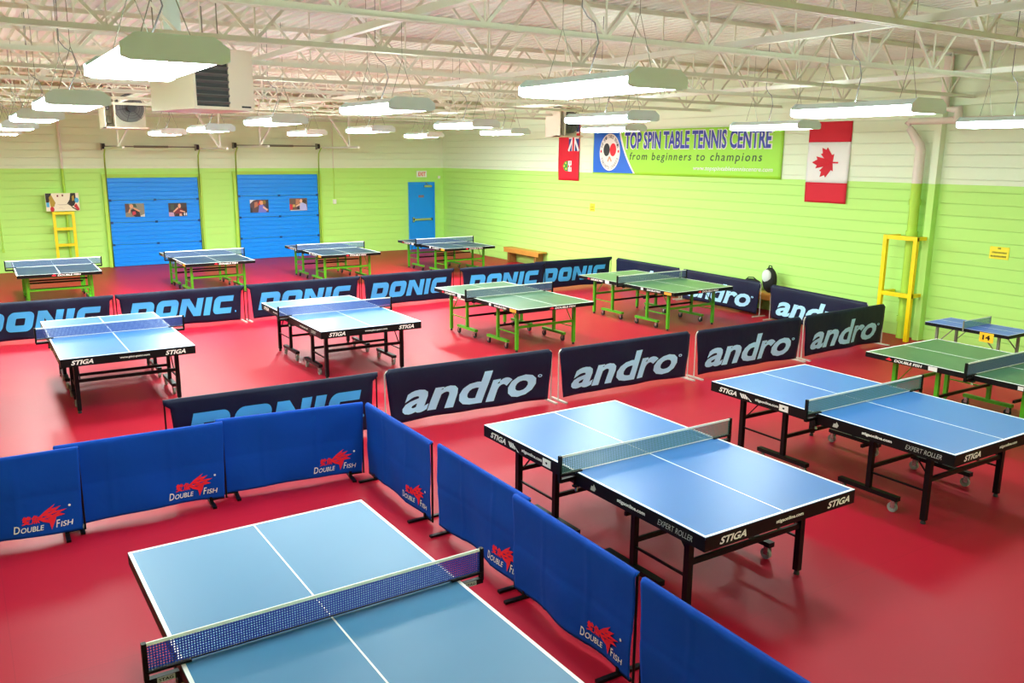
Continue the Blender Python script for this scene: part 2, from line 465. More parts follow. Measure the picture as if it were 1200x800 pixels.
# ------------------------------------------------------------------ unit heaters
def heater(loc, w, d, h, front, label, scale_fan=.27):
    """box w x d x h, lower near left corner at loc; front: louvres face the camera (-Y), else the fan does"""
    t = thing('unit_heater', label, 'heater', loc, 0, 'unit heaters hung from the roof')
    if front:
        b = MB(); lx0, lx1, lz0, lz1 = w * .04, w * .58, h * .05, h * .96
        b.box(0, w, .03, d, 0, h)
        b.box(0, lx0, 0, .03, 0, h); b.box(lx1, w, 0, .03, 0, h); b.box(lx0, lx1, 0, .03, 0, lz0); b.box(lx0, lx1, 0, .03, lz1, h)
        part('casing', b, M_HEATER, t)
        part('louvre_backing', MB().box(lx0, lx1, .022, .029, lz0, lz1), M_DARK, t)
        n = 8
        sl = MB().bar((lx0, .0, 0), (lx1, .0, 0), .045, .012, up=(0, .55, .83)).mesh('louvre'); sl.materials.append(M_GREY)
        for i in range(n):
            link('louvre', sl, None, t, (0, .008, lz0 + (i + .5) * (lz1 - lz0) / n))
        part('nameplate', MB().box(w * .78, w * .94, -.003, 0, h * .045, h * .075), M_DARK, t)
        part('fan_guard', MB().disc((w * .5, d + .06, h * .5), (0, 1, 0), scale_fan, .12, 24), M_GREY, t)
    else:
        b = MB(); k = .04
        b.box(0, w, d * .45, d, 0, h)                        # body
        b.box(0, .02, 0, d * .45, 0, h)                      # side sheet
        b.box(0, w, 0, d * .45, 0, .03); b.box(0, w, 0, d * .45, h - .03, h)
        b.box(w * .22, w * .25, 0, d * .45, .03, h - .03)
        part('casing', b, M_HEATER, t)
        part('gas_valve', MB().box(.05, .13, d * .2, d * .45, h * .45, h * .62), M_GREY, t)
        part('junction_box', MB().box(.06, .15, d * .25, d * .45, h * .12, h * .3), M_SHAFT, t)
        f_ = MB(); cx, cz = w * .62, h * .5
        f_.disc((cx, d * .35, cz), (0, 1, 0), scale_fan, d * .2, 28)
        fan = part('fan_shroud', f_, M_GREY, t)
        m_ = MB().disc((cx, .05, cz), (0, 1, 0), .09, d * .25, 14)
        for a in range(3):
            a_ = a * math.pi / 3 + .2
            m_.tube([(cx - scale_fan * math.cos(a_), .06, cz - scale_fan * math.sin(a_)), (cx + scale_fan * math.cos(a_), .06, cz + scale_fan * math.sin(a_))], .006, 5)
        for r in (.12, .17, .22, scale_fan):
            m_.tube([(cx + r * math.cos(q * math.pi / 10), .06, cz + r * math.sin(q * math.pi / 10)) for q in range(21)], .004, 4, False)
        part('fan_guard', m_, M_DARK, t)
    z = ZC - loc[2] - .05
    for (x, y) in ((.06, d * .6), (w - .06, d * .6), (.06, d - .06), (w - .06, d - .06)):
        part('hanger_rod', MB().tube([(x, y, h), (x, y, z)], .007, 5), M_SHAFT, t)
    return t
h1 = heater((2.27, 9.70, 3.60), .70, 1.05, .64, True, 'large cream unit heater with dark louvres facing the camera, behind the nearest light')
h1.rotation_euler = (0, 0, math.radians(13))
part('flue', MB().tube([(.05, .5, .64), (.05, .5, 1.22)], .09, 12), M_HOOD, h1)
heater((2.85, 20.0, 3.64), .86, .8, .86, False, 'cream unit heater above the left garage door with a round fan facing out', .29)
heater((12.68, 17.4, 3.60), .72, .62, .72, False, 'cream unit heater in front of the red flag near the right wall', .26)

# ------------------------------------------------------------------ garage doors (door_1, door_2), exit door (door_3)
POST = []
def garage(name, x0, x1, ztop, idx):
    y = YB - .02
    d = MB()
    d.box(x0 - .12, x0 - .02, y - .08, y + .02, 0, ztop + .02); d.box(x1 + .02, x1 + .12, y - .08, y + .02, 0, ztop + .02)
    d.box(x0 - .12, x1 + .12, y - .03, y + .02, ztop + .02, ztop + .10)
    g = struct(name, d, M_JAMB)
    hs = ztop / 4; n = 5
    # ribbed steel section profile
    prof = [(0, .004)]
    for i in range(n):
        z0 = .004 + (hs - .008) * i / n; st = (hs - .008) / n
        prof += [(-.028, z0 + .006), (-.028, z0 + st * .72), (-.013, z0 + st * .80), (-.013, z0 + st * .94)]
    prof += [(0, hs - .004)]
    m_ = MB().extrude([(0, u, z) for u, z in prof], ((x0, 0, 0), (x1, 0, 0)))
    me = m_.mesh('door_section'); me.materials.append(M_DOOR)
    for k in range(4): link('door_section', me, None, g, (0, y - .02, hs * k))
    hg = MB().box(-.035, .035, -.012, 0, -.03, .03).mesh('hinge'); hg.materials.append(mat('hinge_blue', '0a3f88', .4))
    for k in range(1, 4):
        for fx in (.012, .5, .988):
            link('hinge', hg, None, g, (x0 + (x1 - x0) * fx, y - .048, hs * k))
    # spring shaft above, with drums and bearing plates
    zs = 3.31 if idx == 1 else 3.38
    part('spring_shaft', MB().tube([(x0 - .05, y - .12, zs), (x1 + .08, y - .12, zs)], .016, 8), M_SHAFT, g)
    part('torsion_spring', MB().tube([(x0 + .75, y - .12, zs), (x1 - .75, y - .12, zs)], .032, 10), M_SHAFT, g)
    for xx in (x0 - .02, x1 + .05):
        part('cable_drum', MB().disc((xx, y - .12, zs), (1, 0, 0), .075, .07, 14), M_DARK, g)
        part('bearing_plate', MB().box(xx - .06, xx - .05, y - .2, y - .02, zs - .1, zs + .08), M_SHAFT, g)
        tr = MB()
        tr.tube([(xx, y - .09, .0), (xx, y - .09, zs - .45), (xx, y - .14, zs - .22), (xx, y - .32, zs - .08), (xx, y - .6, zs - .03)], .018, 6)
        part('vertical_track', tr, M_JAMB, g)
        ht = MB(); ht.box(xx - .03, xx + .03, y - 3.3, y - .5, zs - .075, zs - .02)
        part('horizontal_track', ht, M_PURLIN, g)
        hb = MB(); yy = y - 2.6
        hb.bar((xx, yy, zs - .03), (xx, yy, ZC - .05), .045, .045)
        hb.bar((xx - (.02 if xx < (x0 + x1) / 2 else .02), yy - .02, zs - .03), (xx + (.55 if xx < (x0 + x1) / 2 else -.62), yy, ZB + .1), .05, .045)
        part('track_hanger', hb, M_PURLIN, g)
    return g, y
g1, yd = garage('door_1', 3.62, 6.02, 2.46, 1)
g2, yd = garage('door_2', 7.16, 9.64, 2.53, 2)

def door3():
    x0, x1, zt = 12.86, 13.72, 2.2; y = YB - .02
    f_ = MB(); f_.box(x0 - .05, x0, y - .06, y + .02, 0, zt + .05); f_.box(x1, x1 + .05, y - .06, y + .02, 0, zt + .05); f_.box(x0, x1, y - .06, y + .02, zt, zt + .05)
    d = struct('door_3', f_, M_DOOR)
    part('door_leaf', MB().box(x0 + .004, x1 - .004, y - .045, y - .005, .01, zt - .004), M_DOOR, d)
    pb = MB().box(x0 + .06, x1 - .08, y - .12, y - .085, .98, 1.05); pb.box(x0 + .05, x0 + .11, y - .12, y - .045, .93, 1.09); pb.box(x1 - .12, x1 - .08, y - .12, y - .045, .97, 1.06)
    part('panic_bar', pb, M_CHROME, d, label='chrome panic bar')
    cl = MB().box(x0 + .5, x0 + .78, y - .11, y - .045, zt - .12, zt - .05); cl.bar((x0 + .64, y - .09, zt - .05), (x0 + .5, y - .2, zt + .03), .02, .012); cl.bar((x0 + .5, y - .2, zt + .03), (x0 + .66, y - .06, zt + .03), .02, .012)
    part('door_closer', cl, M_CHROME, d)
    part('door_sign', MB().box(x0 + .3, x0 + .5, y - .049, y - .045, 1.74, 1.82), mat('door_sign_grey', '8a6a80', .5), d)
door3()

# EXIT sign
es = thing('exit_sign', 'white exit sign with red letters above the blue exit door', 'sign', (13.3, YB - .012, 2.43))
part('sign_box', MB().box(-.18, .18, -.06, 0, -.02, .19), M_LETTER, es)
part('lettering', flat(text('EXIT', .27, .13, bold=.02), (-.135, -.062, .02), (1, 0, 0), (0, 0, 1)), M_RED, es, label='red letters')
bx = part('wall_sounder', MB().box(13.93, 14.0, YB - .06, YB - .012, 2.36, 2.45), M_LETTER, None)
bx['label'] = 'tiny white sounder box on the back wall, right of the exit sign'; bx['category'] = 'alarm'

# ------------------------------------------------------------------ action pictures on the garage doors
def poster(x, z, w, h, yy, label, bg, blobs, group='action pictures on the garage doors'):
    t = thing('poster', label, 'poster', (x, yy, z), 0, group)
    part('sheet', MB().box(0, w, -.004, 0, 0, h), mat('print_' + bg, bg, .5), t)
    bym = {}
    for c, loop in blobs: bym.setdefault(c, []).append(loop)
    off = .0055
    for c, loops in bym.items():
        its = [(shape([[(px * w, pz * h) for px, pz in L]]), (0, 0)) for L in loops]
        part('print', flat(join2(*its), (0, -off, 0), (1, 0, 0), (0, 0, 1)), mat('print_' + c, c, .5), t); off += .0015
YP = yd - .049
poster(4.02, 1.38, .50, .37, YP, 'left picture on the left garage door, player bending forward on grey background', '8a8578',
       [('5a3c3a', [(.0, .3), (.25, .45), (.2, 1), (0, 1)]), ('d8d4d0', [(.6, 0), (1, 0), (1, .2)]), ('2a4a32', [(.3, .8), (.62, .7), (.55, .98), (.35, .98)]),
        ('2c1420', [(.28, .5), (.5, .68), (.72, .4), (.78, 0), (.5, 0), (.35, .15)]), ('c83448', [(.36, .1), (.55, .2), (.52, .42), (.36, .4)]),
        ('e8a078', ell(.33, .8, .1, .16, 14)), ('e8a078', [(.45, .7), (.78, .45), (.72, .36), (.42, .6)]), ('e8a078', [(.2, .55), (.3, .68), (.22, .3), (.14, .3)])])
poster(5.17, 1.36, .50, .38, YP, 'right picture on the left garage door, player in dark red shirt reaching out', '3a2c34',
       [('c8a0c8', [(0, 0), (.3, 0), (.26, .3), (0, .32)]), ('44503a', [(.12, .5), (.3, .5), (.3, .9), (.12, .9)]), ('3c1010', [(.7, .3), (1, .3), (1, .7), (.7, .6)]),
        ('7c1a30', [(.32, .1), (.72, .1), (.78, .5), (.5, .66), (.34, .5)]), ('1c1420', [(.36, 0), (.6, 0), (.55, .2), (.36, .2)]),
        ('f0b090', ell(.6, .78, .08, .17, 14)), ('f0b090', [(.22, .36), (.5, .7), (.54, .6), (.28, .3)]), ('f0b090', [(.62, .46), (.9, .36), (.88, .28), (.6, .38)]),
        ('f0b090', [(.56, .02), (.72, .02), (.68, .2), (.58, .2)]), ('e8e4f4', [(.82, .05), (.88, .05), (.88, .25), (.82, .25)]), ('e8e4f4', [(.92, .05), (.98, .05), (.98, .25), (.92, .25)])])
poster(7.50, 1.40, .56, .38, YP, 'left picture on the right garage door, player in blue shirt with orange behind', '5a4048',
       [('e8e4f0', [(0, .7), (.2, .95), (.35, 1), (0, 1)]), ('d83828', [(.4, .6), (.55, .98), (.72, .7), (.6, .5)]), ('1c1828', [(.0, 0), (.12, 0), (.1, .4), (0, .4)]),
        ('c0785a', [(.22, .35), (.42, .5), (.4, .85), (.24, .8)]), ('2a2440', [(.85, .3), (1, .3), (1, 1), (.85, .95)]),
        ('7878d8', [(.42, 0), (.88, 0), (.86, .35), (.68, .62), (.5, .58)]), ('f0a878', ell(.62, .76, .1, .17, 14)), ('f0c0b0', [(.7, .5), (.97, .22), (.9, .12), (.68, .36)]), ('8a6a20', ell(.78, .8, .09, .15, 12))])
poster(8.72, 1.42, .56, .38, YP, 'right picture on the right garage door, player in pale blue shirt by brown wall', '6a5048',
       [('c08060', [(.34, .5), (.56, .5), (.56, .95), (.36, .95)]), ('d03040', [(0, .1), (.15, .1), (.2, .5), (0, .55)]), ('d8a860', [(.16, .3), (.3, .3), (.32, .5), (.18, .52)]),
        ('2c1c40', [(.4, .1), (.56, .1), (.54, .4), (.42, .36)]), ('3a2018', ell(.84, .76, .11, .15, 12)), ('d0d0e8', [(.02, 0), (.98, .03), (.98, .1), (.02, .07)]),
        ('b8b8f0', [(.56, .04), (.98, .04), (.94, .5), (.74, .66), (.56, .6)]), ('f0c0a8', ell(.64, .78, .08, .16, 14)), ('f0c0a8', [(.32, .4), (.58, .58), (.6, .46), (.36, .3)])])

# ------------------------------------------------------------------ yellow pipe guards
def guard(loc, rz, label, w, h, rungs, depth, grp='yellow pipe guards'):
    t = thing('pipe_guard', label, 'guard', loc, rz, grp)
    for x in (0, w): part('post', MB().box(x - .035, x + .035, -.035, .035, 0, h), M_YELLOW, t)
    for z in rungs: part('rung', MB().box(-.035, w + .035, -.03, .03, z - .035, z + .035), M_YELLOW, t)
    for z in (rungs[0], rungs[1]) if depth > .15 else (rungs[0],):
        for x in (0, w): part('bracket', MB().box(x - .03, x + .03, .03, depth, z - .03, z + .03), M_YELLOW, t)
    return t
guard((2.22, 25.84, 0), 0, 'yellow ladder-like pipe guard on the back wall under the painted board', .46, 1.58, [1.55, 1.13, .70, .28], .25)
guard((13.74, 9.04, 0), -math.pi / 2, 'tall yellow pipe guard against the right wall beside the pipe', .57, 1.82, [1.79, .80], .38)

# painted board above the left guard (loose painted shapes)
pb = thing('painted_board', 'cream painted board with black, blue and red patches above the yellow guard', 'painting', (2.06, 25.84, 1.605))
part('board', MB().box(0, .80, -.015, .015, 0, .47), mat('board_cream', 'f4ead2', .6), pb)
def patch(c, loops, off):
  for L in loops:
    part('painted_patch', flat(shape([L]), (0, -.016 - off, 0), (1, 0, 0), (0, 0, 1)), mat('patch_' + c, c, .6), pb)
patch('2a2018', [[(.005, .24), (.07, .2), (.10, .32), (.15, .47), (.005, .47)], [(.50, .19), (.57, .30), (.60, .47), (.72, .47), (.72, .26), (.67, .14), (.60, .12)], [(.56, .17), (.64, .10), (.76, .02), (.74, .0), (.62, .08)]], .001)
patch('b8962c', [[(.08, .36), (.14, .43), (.23, .22), (.19, .12), (.11, .10)], [(.63, .26), (.68, .28), (.68, .42), (.63, .38)]], .002)
patch('50b0e0', [[(.01, .11), (.08, .11), (.08, .23), (.01, .23)], ell(.74, .28, .05, .07, 12)], .003)
patch('c8202c', [ell(.14, .05, .05, .07, 10), [(.66, .12), (.72, .2), (.79, .05), (.78, .01), (.74, .02)]], .004)
patch('7a2420', [ell(.29, .40, .022, .028, 10), ell(.41, .41, .022, .028, 10)], .005)
patch('c9b8a4', [[(.24, .19), (.32, .16), (.48, .16), (.56, .2), (.48, .175), (.32, .175)], [(.24, .06), (.34, .09), (.46, .05), (.34, .1)]], .006)

# ------------------------------------------------------------------ pipes and conduits
def solo(name, mb, m, label, cat, group=None):
    o = part(name, mb, m, None); o['label'] = label; o['category'] = cat
    if group: o['group'] = group
    return o
rp = thing('drain_pipe', 'thick drain pipe on the right wall behind the tall yellow guard', 'pipe', (13.98, 8.72, 0))
part('riser', MB().tube([(0, 0, 0), (0, 0, 3.30)], .085, 18), M_PIPE, rp)
for z in (.35, .75, 1.85, 2.4): part('coupling', MB().tube([(0, 0, z - .05), (0, 0, z + .05)], .10, 18), M_PIPE, rp)
part('elbow', MB().tube([(0, 0, 3.28), (0, .02, 3.36), (0, .24, 3.64), (0, .28, 3.72), (0, .22, 3.76)], [.08, .08, .06, .06, .055], 14), M_PIPE, rp)
part('side_run', MB().tube([(0, .26, 3.76), (0, -8.5, 3.70)], .055, 12), M_PIPE, rp)
part('offset_branch', MB().tube([(.02, -.58, 3.75), (.02, -.58, 3.93), (.02, -.33, 3.95), (.02, -.33, 4.78)], .075, 10), M_PIPE, rp)
struct('trim_1', MB().box(14.0, 14.145, 8.40, 8.52, 0, 4.8), M_WALL)
solo('wall_pipe', MB().tube([(2.55, YB - .06, .0), (2.55, YB - .06, 4.8)], .035, 10), M_PIPE, 'thin pipe running up the back wall behind the painted board', 'pipe')
cd = thing('conduit', 'thin conduit ending in a small white box right of the right garage door', 'conduit', (10.2, YB - .03, 0))
part('tube', MB().tube([(0, 0, 1.72), (0, 0, 4.8)], .012, 6), M_PIPE, cd)
part('switch_box', MB().box(-.05, .05, -.03, .03, 1.6, 1.74), M_LETTER, cd)
cd2 = thing('pull_cord', 'thin green cord hanging on the back wall at the far left', 'cord', (.98, YB - .03, 0))
part('line', MB().tube([(0, 0, .62), (0, 0, 1.7)], .010, 6), M_JAMB, cd2)
part('handle', MB().box(-.03, .03, -.02, .02, .54, .64), M_JAMB, cd2)

# ------------------------------------------------------------------ banner, flags, signs on the right wall (plane X = const, left = +Y)
XW = XR - .004
def wavy_panel(w, h, disp, t=.004, nx=30, nz=14):
    """thin cloth sheet; local x right, z up, front towards -y"""
    mb = MB(); V = []
    for j in range(nz + 1):
        for i in range(nx + 1):
            x = w * i / nx; z = h * j / nz; V.append((x, -disp(x, z), z))
    N = len(V); B = [(x, y + t, z) for x, y, z in V]
    F = []
    for j in range(nz):
        for i in range(nx):
            a = j * (nx + 1) + i; F.append((a, a + 1, a + nx + 2, a + nx + 1)); F.append((N + a, N + a + nx + 1, N + a + nx + 2, N + a + 1))
    rim = [i for i in range(nx + 1)] + [j * (nx + 1) + nx for j in range(1, nz + 1)] + [nz * (nx + 1) + i for i in range(nx - 1, -1, -1)] + [j * (nx + 1) for j in range(nz - 1, 0, -1)]
    for k in range(len(rim)):
        a, b = rim[k], rim[(k + 1) % len(rim)]; F.append((a, N + a, N + b, b))
    mb.add(V + B, F, True); return mb
def grid_shape(w, h, inside, nx, nz):
    pass
ROT_R = -math.pi / 2          # local +x -> world -Y, local -y -> world -X
def on(item, disp, off): # flat item on local xz plane facing -y
    return flat(item, (0, 0, 0), (1, 0, 0), (0, 0, 1), (lambda x, y: disp(x, y)), off)

BW, BH = 6.12, 1.07
bd = lambda x, z: .018 + .008 * math.sin(x * 1.9 + .5) + .004 * math.sin(z * 5)
bn = thing('banner', 'long lime banner with blue lettering and round club logo on the right wall', 'banner', (XW, 17.88, 2.70), ROT_R)
part('sheet', wavy_panel(BW, BH, bd, nx=60), mat('banner_lime', 'a4ea3c', .5), bn)
# blue end with a curved white border
def curve_x(z): return 1.62 - .95 * (z / BH) + .35 * (z / BH) ** 2
L = [(0.02, .04)] + [(curve_x(z), z) for z in [.04 + (BH - .08) * i / 12 for i in range(13)]] + [(.02, BH - .04)]
def strips(fx0, fx1, z0, z1, n=12):
    V = []; F = []
    for i in range(n + 1):
        z = z0 + (z1 - z0) * i / n; a, b = fx0(z), fx1(z)
        for k in range(7): V.append((a + (b - a) * k / 6, z))
    for i in range(n):
        for k in range(6): q = i * 7 + k; F.append((q, q + 1, q + 8, q + 7))
    return V, F
part('blue_field', on(strips(lambda z: .02, curve_x, .03, BH - .03), bd, .003), mat('banner_blue', '1c6ae0', .5), bn)
part('white_border', on(strips(curve_x, lambda z: curve_x(z) + .06, .03, BH - .03), bd, .004), M_LETTER, bn)
part('logo_disc', on(shape([ell(.68, .54, .40, .46, 40)]), bd, .006), M_LETTER, bn)
part('logo_paddle', on(shape([ell(.56, .60, .125, .16, 24)]), bd, .008), M_DARK, bn, label='black bat of the logo')
part('logo_paddle', on(shape([ell(.81, .60, .125, .16, 24)]), bd, .008), M_RED, bn, label='red bat of the logo')
part('logo_handle', on(join2((shape([[(.60, .32), (.64, .30), (.70, .42), (.66, .44)]]), (0, 0)), (shape([[(.74, .30), (.78, .32), (.70, .44), (.66, .42)]]), (0, 0))), bd, .008), mat('bat_wood', 'e0a080', .6), bn)
part('logo_star', on(join2((shape([ell(.34, .56, .03, .035, 8)]), (0, 0)), (shape([ell(1.02, .56, .03, .035, 8)]), (0, 0))), bd, .008), M_RED, bn)
M_LT = mat('logo_text', '5a5c6a', .6)
for s_, a0, a1, rr in (('TOP SPIN TABLE TENNIS', 160, 20, 1), ('TORONTO CANADA', 205, 335, -1)):
    ring = []
    for i, ch in enumerate(s_ + ' '):
        if ch == ' ':
            part('logo_lettering', on(join2(*ring), bd, .008), M_LT, bn); ring = []; continue
        a = math.radians(a0 + (a1 - a0) * i / (len(s_) - 1))
        vs, fs = text(ch, .05, .075, bold=.01); ang = a - math.pi / 2 if rr > 0 else a + math.pi / 2
        vs, fs = rot2(([(x - .025, y - .037) for x, y in vs], fs), ang)
        ring.append(((vs, fs), (.68 + .335 * math.cos(a), .54 + .385 * math.sin(a))))
T1 = 'TOP SPIN TABLE TENNIS CENTRE'
for nm, it, o_, gp_, sh_, mm, lb in (
    ('lettering_outline', text(T1, 4.62, .44, bold=.06), (1.22, .60, .004), .05, 0, M_LETTER, 'white outline of the big letters'),
    ('lettering', text(T1, 4.56, .40, bold=.03), (1.25, .62, .006), .07, 0, mat('banner_indigo', '2c3cae', .5), 'indigo capital letters'),
    ('lettering', text('from beginners to champions', 4.15, .235, shear=.15, bold=.004, spacing=1.25), (1.45, .30, .006), .11, .8, mat('banner_dark', '1c4020', .5), 'dark green small letters'),
    ('lettering', text('www.topspintabletenniscentre.com', 2.25, .12, shear=.2, bold=.012), (3.65, .12, .006), .2, 0, M_LETTER, 'white web address')):
    for wd in words(it, gp_, 0):
        part(nm, on(join2((wd, (o_[0], o_[1]))), bd, o_[2]), mm, bn, label=lb)

# Canadian flag hung upright
cw, ch = .94, 1.52
fd = lambda x, z: .022 + .010 * math.sin(x * 9 + z * 1.3) + .006 * math.sin(z * 4)
cf = thing('flag', 'red and white flag with a maple leaf, hung upright on the right wall', 'flag', (XW, 11.14, 2.29), ROT_R)
def band(w, z0, z1, disp, t=.004):
    mb = wavy_panel(w, z1 - z0, lambda x, z: disp(x, z + z0), t, 16, 8)
    mb.v = [(x, y, z + z0) for x, y, z in mb.v]; return mb
part('red_band', band(cw, 0, ch * .25, fd), M_FLAGRED, cf)
part('white_field', band(cw, ch * .25, ch * .75, fd), M_FLAGWHITE, cf)
part('red_band', band(cw, ch * .75, ch, fd), M_FLAGRED, cf)
half = [(0, 1), (.19, .63), (.38, .72), (.26, .15), (.52, .42), (.58, .28), (.92, .35), (.80, .03), (.95, -.06), (.47, -.45), (.54, -.62), (.05, -.55), (.05, -.98)]
leaf = half + [(-x, y) for x, y in reversed(half)][:-1]
lf = [(-y * .30 + .42, x * .30 + ch * .5) for x, y in leaf]   # tip to the left
part('maple_leaf', on(shape([lf]), fd, .006), M_FLAGRED, cf)

# red ensign hung upright
ew, eh = .92, 1.62
ef = thing('flag', 'red ensign flag with small union cross and shield, hung behind a heater', 'flag', (XW, 19.4, 2.49), ROT_R)
part('red_field', wavy_panel(ew, eh, fd, nx=16, nz=20), M_FLAGRED, ef)
ux0, ux1, uz0, uz1 = .44, .90, .78, 1.60
part('canton', on(strips(lambda z: ux0, lambda z: ux1, uz0, uz1), fd, .004), M_FLAGBLUE, ef)
um, uzm = (ux0 + ux1) / 2, (uz0 + uz1) / 2
def strip2(p, q, w):
    p = Vector(p); q = Vector(q); d = (q - p).normalized(); n_ = Vector((-d.y, d.x)) * w / 2; V = []; F = []
    for i in range(9):
        c = p.lerp(q, i / 8); V += [tuple(c + n_), tuple(c - n_)]
    for i in range(8): F.append((2 * i, 2 * i + 1, 2 * i + 3, 2 * i + 2))
    return V, F
part('white_cross', on(join2((strip2((ux0, uz0), (ux1, uz1), .07), (0, 0)), (strip2((ux0, uz1), (ux1, uz0), .07), (0, 0)),
     (strip2((um, uz0), (um, uz1), .15), (0, 0)), (strip2((ux0, uzm), (ux1, uzm), .18), (0, 0))), fd, .007), M_FLAGWHITE, ef)
part('red_cross', on(join2((strip2((um, uz0), (um, uz1), .08), (0, 0)), (strip2((ux0, uzm), (ux1, uzm), .10), (0, 0))), fd, .010), M_FLAGRED, ef)
part('shield', on(shape([[(.22, .38), (.30, .50), (.42, .52), (.42, .24), (.30, .26)]]), fd, .006), mat('shield_green', '3c9a3c', .6), ef)
part('shield_chief', on(shape([[(.44, .52), (.60, .52), (.60, .24), (.44, .24)]]), fd, .006), M_FLAGWHITE, ef)
part('shield_leaf', on(join2((shape([ell(.34, .46, .03, .03, 8)]), (0, 0)), (shape([ell(.28, .38, .03, .03, 8)]), (0, 0)), (shape([ell(.36, .31, .03, .03, 8)]), (0, 0))), fd, .008), mat('gold', 'e8d040', .5), ef)
part('shield_cross', on(join2((strip2((.45, .38), (.60, .38), .05), (0, 0)), (strip2((.53, .25), (.53, .51), .04), (0, 0))), fd, .008), M_FLAGRED, ef)

def yellow_sign(y, z, w, h, label):
    t = thing('notice', label, 'sign', (XW, y, z), ROT_R, 'yellow notices on the right wall')
    part('sheet', MB().box(0, w, -.006, 0, 0, h), M_SIGN, t)
    # the words are too blurred to read: rows of illegible small print
    for k, (x0, x1, zz) in enumerate([(.42, .56, .80), (.14, .86, .46), (.08, .88, .16)]):
        its = []; x = x0
        while x < x1:
            ww = random.uniform(.03, .05); its.append((shape([[(x * w, zz * h), ((x + ww) * w, zz * h), ((x + ww) * w, (zz + .13) * h), (x * w, (zz + .13) * h)]]), (0, 0))); x += ww + .018
        part('small_print', flat(join2(*its), (0, -.008, 0), (1, 0, 0), (0, 0, 1)), M_SIGNTXT, t)
yellow_sign(7.42, 1.55, .31, .20, 'small yellow notice with dark print, above the small table on the right')
yellow_sign(17.98, 1.72, .20, .20, 'small yellow notice on the right wall, below the round logo of the banner')

# ------------------------------------------------------------------ benches and bag
def bench(loc, L, label, h=.45, depth=.30):
    t = thing('bench', label, 'bench', loc, ROT_R, 'wooden benches along the right wall')
    for k in range(2): part('seat_plank', MB().box(0, L, k * depth / 2 + .003, (k + 1) * depth / 2 - .003, h - .04, h), M_WOOD, t)
    part('front_rail', MB().box(.02, L - .02, .0, .02, h - .14, h - .04), M_WOOD, t)
    for x in (.18, L - .26): part('leg_panel', MB().box(x, x + .09, .03, depth - .02, 0, h - .04), mat('bench_dark_wood', '8a5a26', .6, var=.2, vscale=9), t)
bench((13.80, 21.72, 0), 1.85, 'light wooden bench against the right wall near the exit door')
bench((13.76, 12.5, 0), 1.5, 'wooden bench behind the barriers with a black bag on it', .42)
bg = thing('backpack', 'black backpack with white front panel on the bench behind the barriers', 'bag', (13.88, 11.66, .432))
part('body', MB().sphere((0, 0, .25), .11, .17, .26, 16, 12), M_BAG, bg)
part('front_panel', MB().sphere((-.075, .02, .33), .05, .12, .14, 14, 10), M_BAGW, bg, label='white front panel')
part('top_handle', MB().tube([(0, -.05, .49), (0, -.03, .54), (0, .03, .54), (0, .05, .49)], .012, 6), M_BAG, bg)
sb = thing('sports_bag', 'flat black bag lying on the bench left of the backpack', 'bag', (13.88, 12.12, .42))
part('body', MB().sphere((0, 0, .12), .11, .26, .12, 16, 10), M_BAG, sb)
part('strap', MB().tube([(0, -.18, .19), (-.02, -.05, .27), (-.02, .08, .26), (0, .2, .17)], .012, 6), M_BAG, sb)

# ------------------------------------------------------------------ barriers
def fish_logo():
    red = [shape([[(.205, .115), (.235, .145), (.285, .185), (.375, .240), (.340, .195), (.425, .212), (.368, .168), (.475, .170), (.405, .142), (.455, .118), (.375, .108), (.362, .065), (.325, -.012), (.312, .06), (.262, .078), (.232, .100)],
                  [(.25, .125), (.262, .135), (.30, .133), (.262, .122)], [(.30, .158), (.35, .172), (.32, .155)], [(.33, .14), (.40, .152), (.345, .132)], [(.27, .105), (.33, .112), (.29, .098)]])]
    red.append(([(x + .02 + .055, y + .075) for x, y in text('雙魚', .155, .085, shear=.15, bold=.03)[0]], text('雙魚', .155, .085, shear=.15, bold=.03)[1]))
    white = [([(x, y) for x, y in text('D', .055, .075, shear=.2, bold=.01)[0]], text('D', .055, .075, shear=.2, bold=.01)[1])]
    a = text('OUBLE', .20, .052, shear=.2, bold=.01); white.append(([(x + .062, y) for x, y in a[0]], a[1]))
    a = text('F', .04, .075, shear=.2, bold=.01); white.append(([(x + .365, y) for x, y in a[0]], a[1]))
    a = text('ISH', .115, .052, shear=.2, bold=.01); white.append(([(x + .405, y) for x, y in a[0]], a[1]))
    white.append(shape([ell(.50, .20, .012, .012, 10)]))
    return red, [join2((white[0], (0, 0)), (white[1], (0, 0))), join2((white[2], (0, 0)), (white[3], (0, 0))), white[4]]
FL_RED, FL_WHITE = fish_logo()
FL_RED = [refine(q_, .82, .85, .04) for q_ in FL_RED]

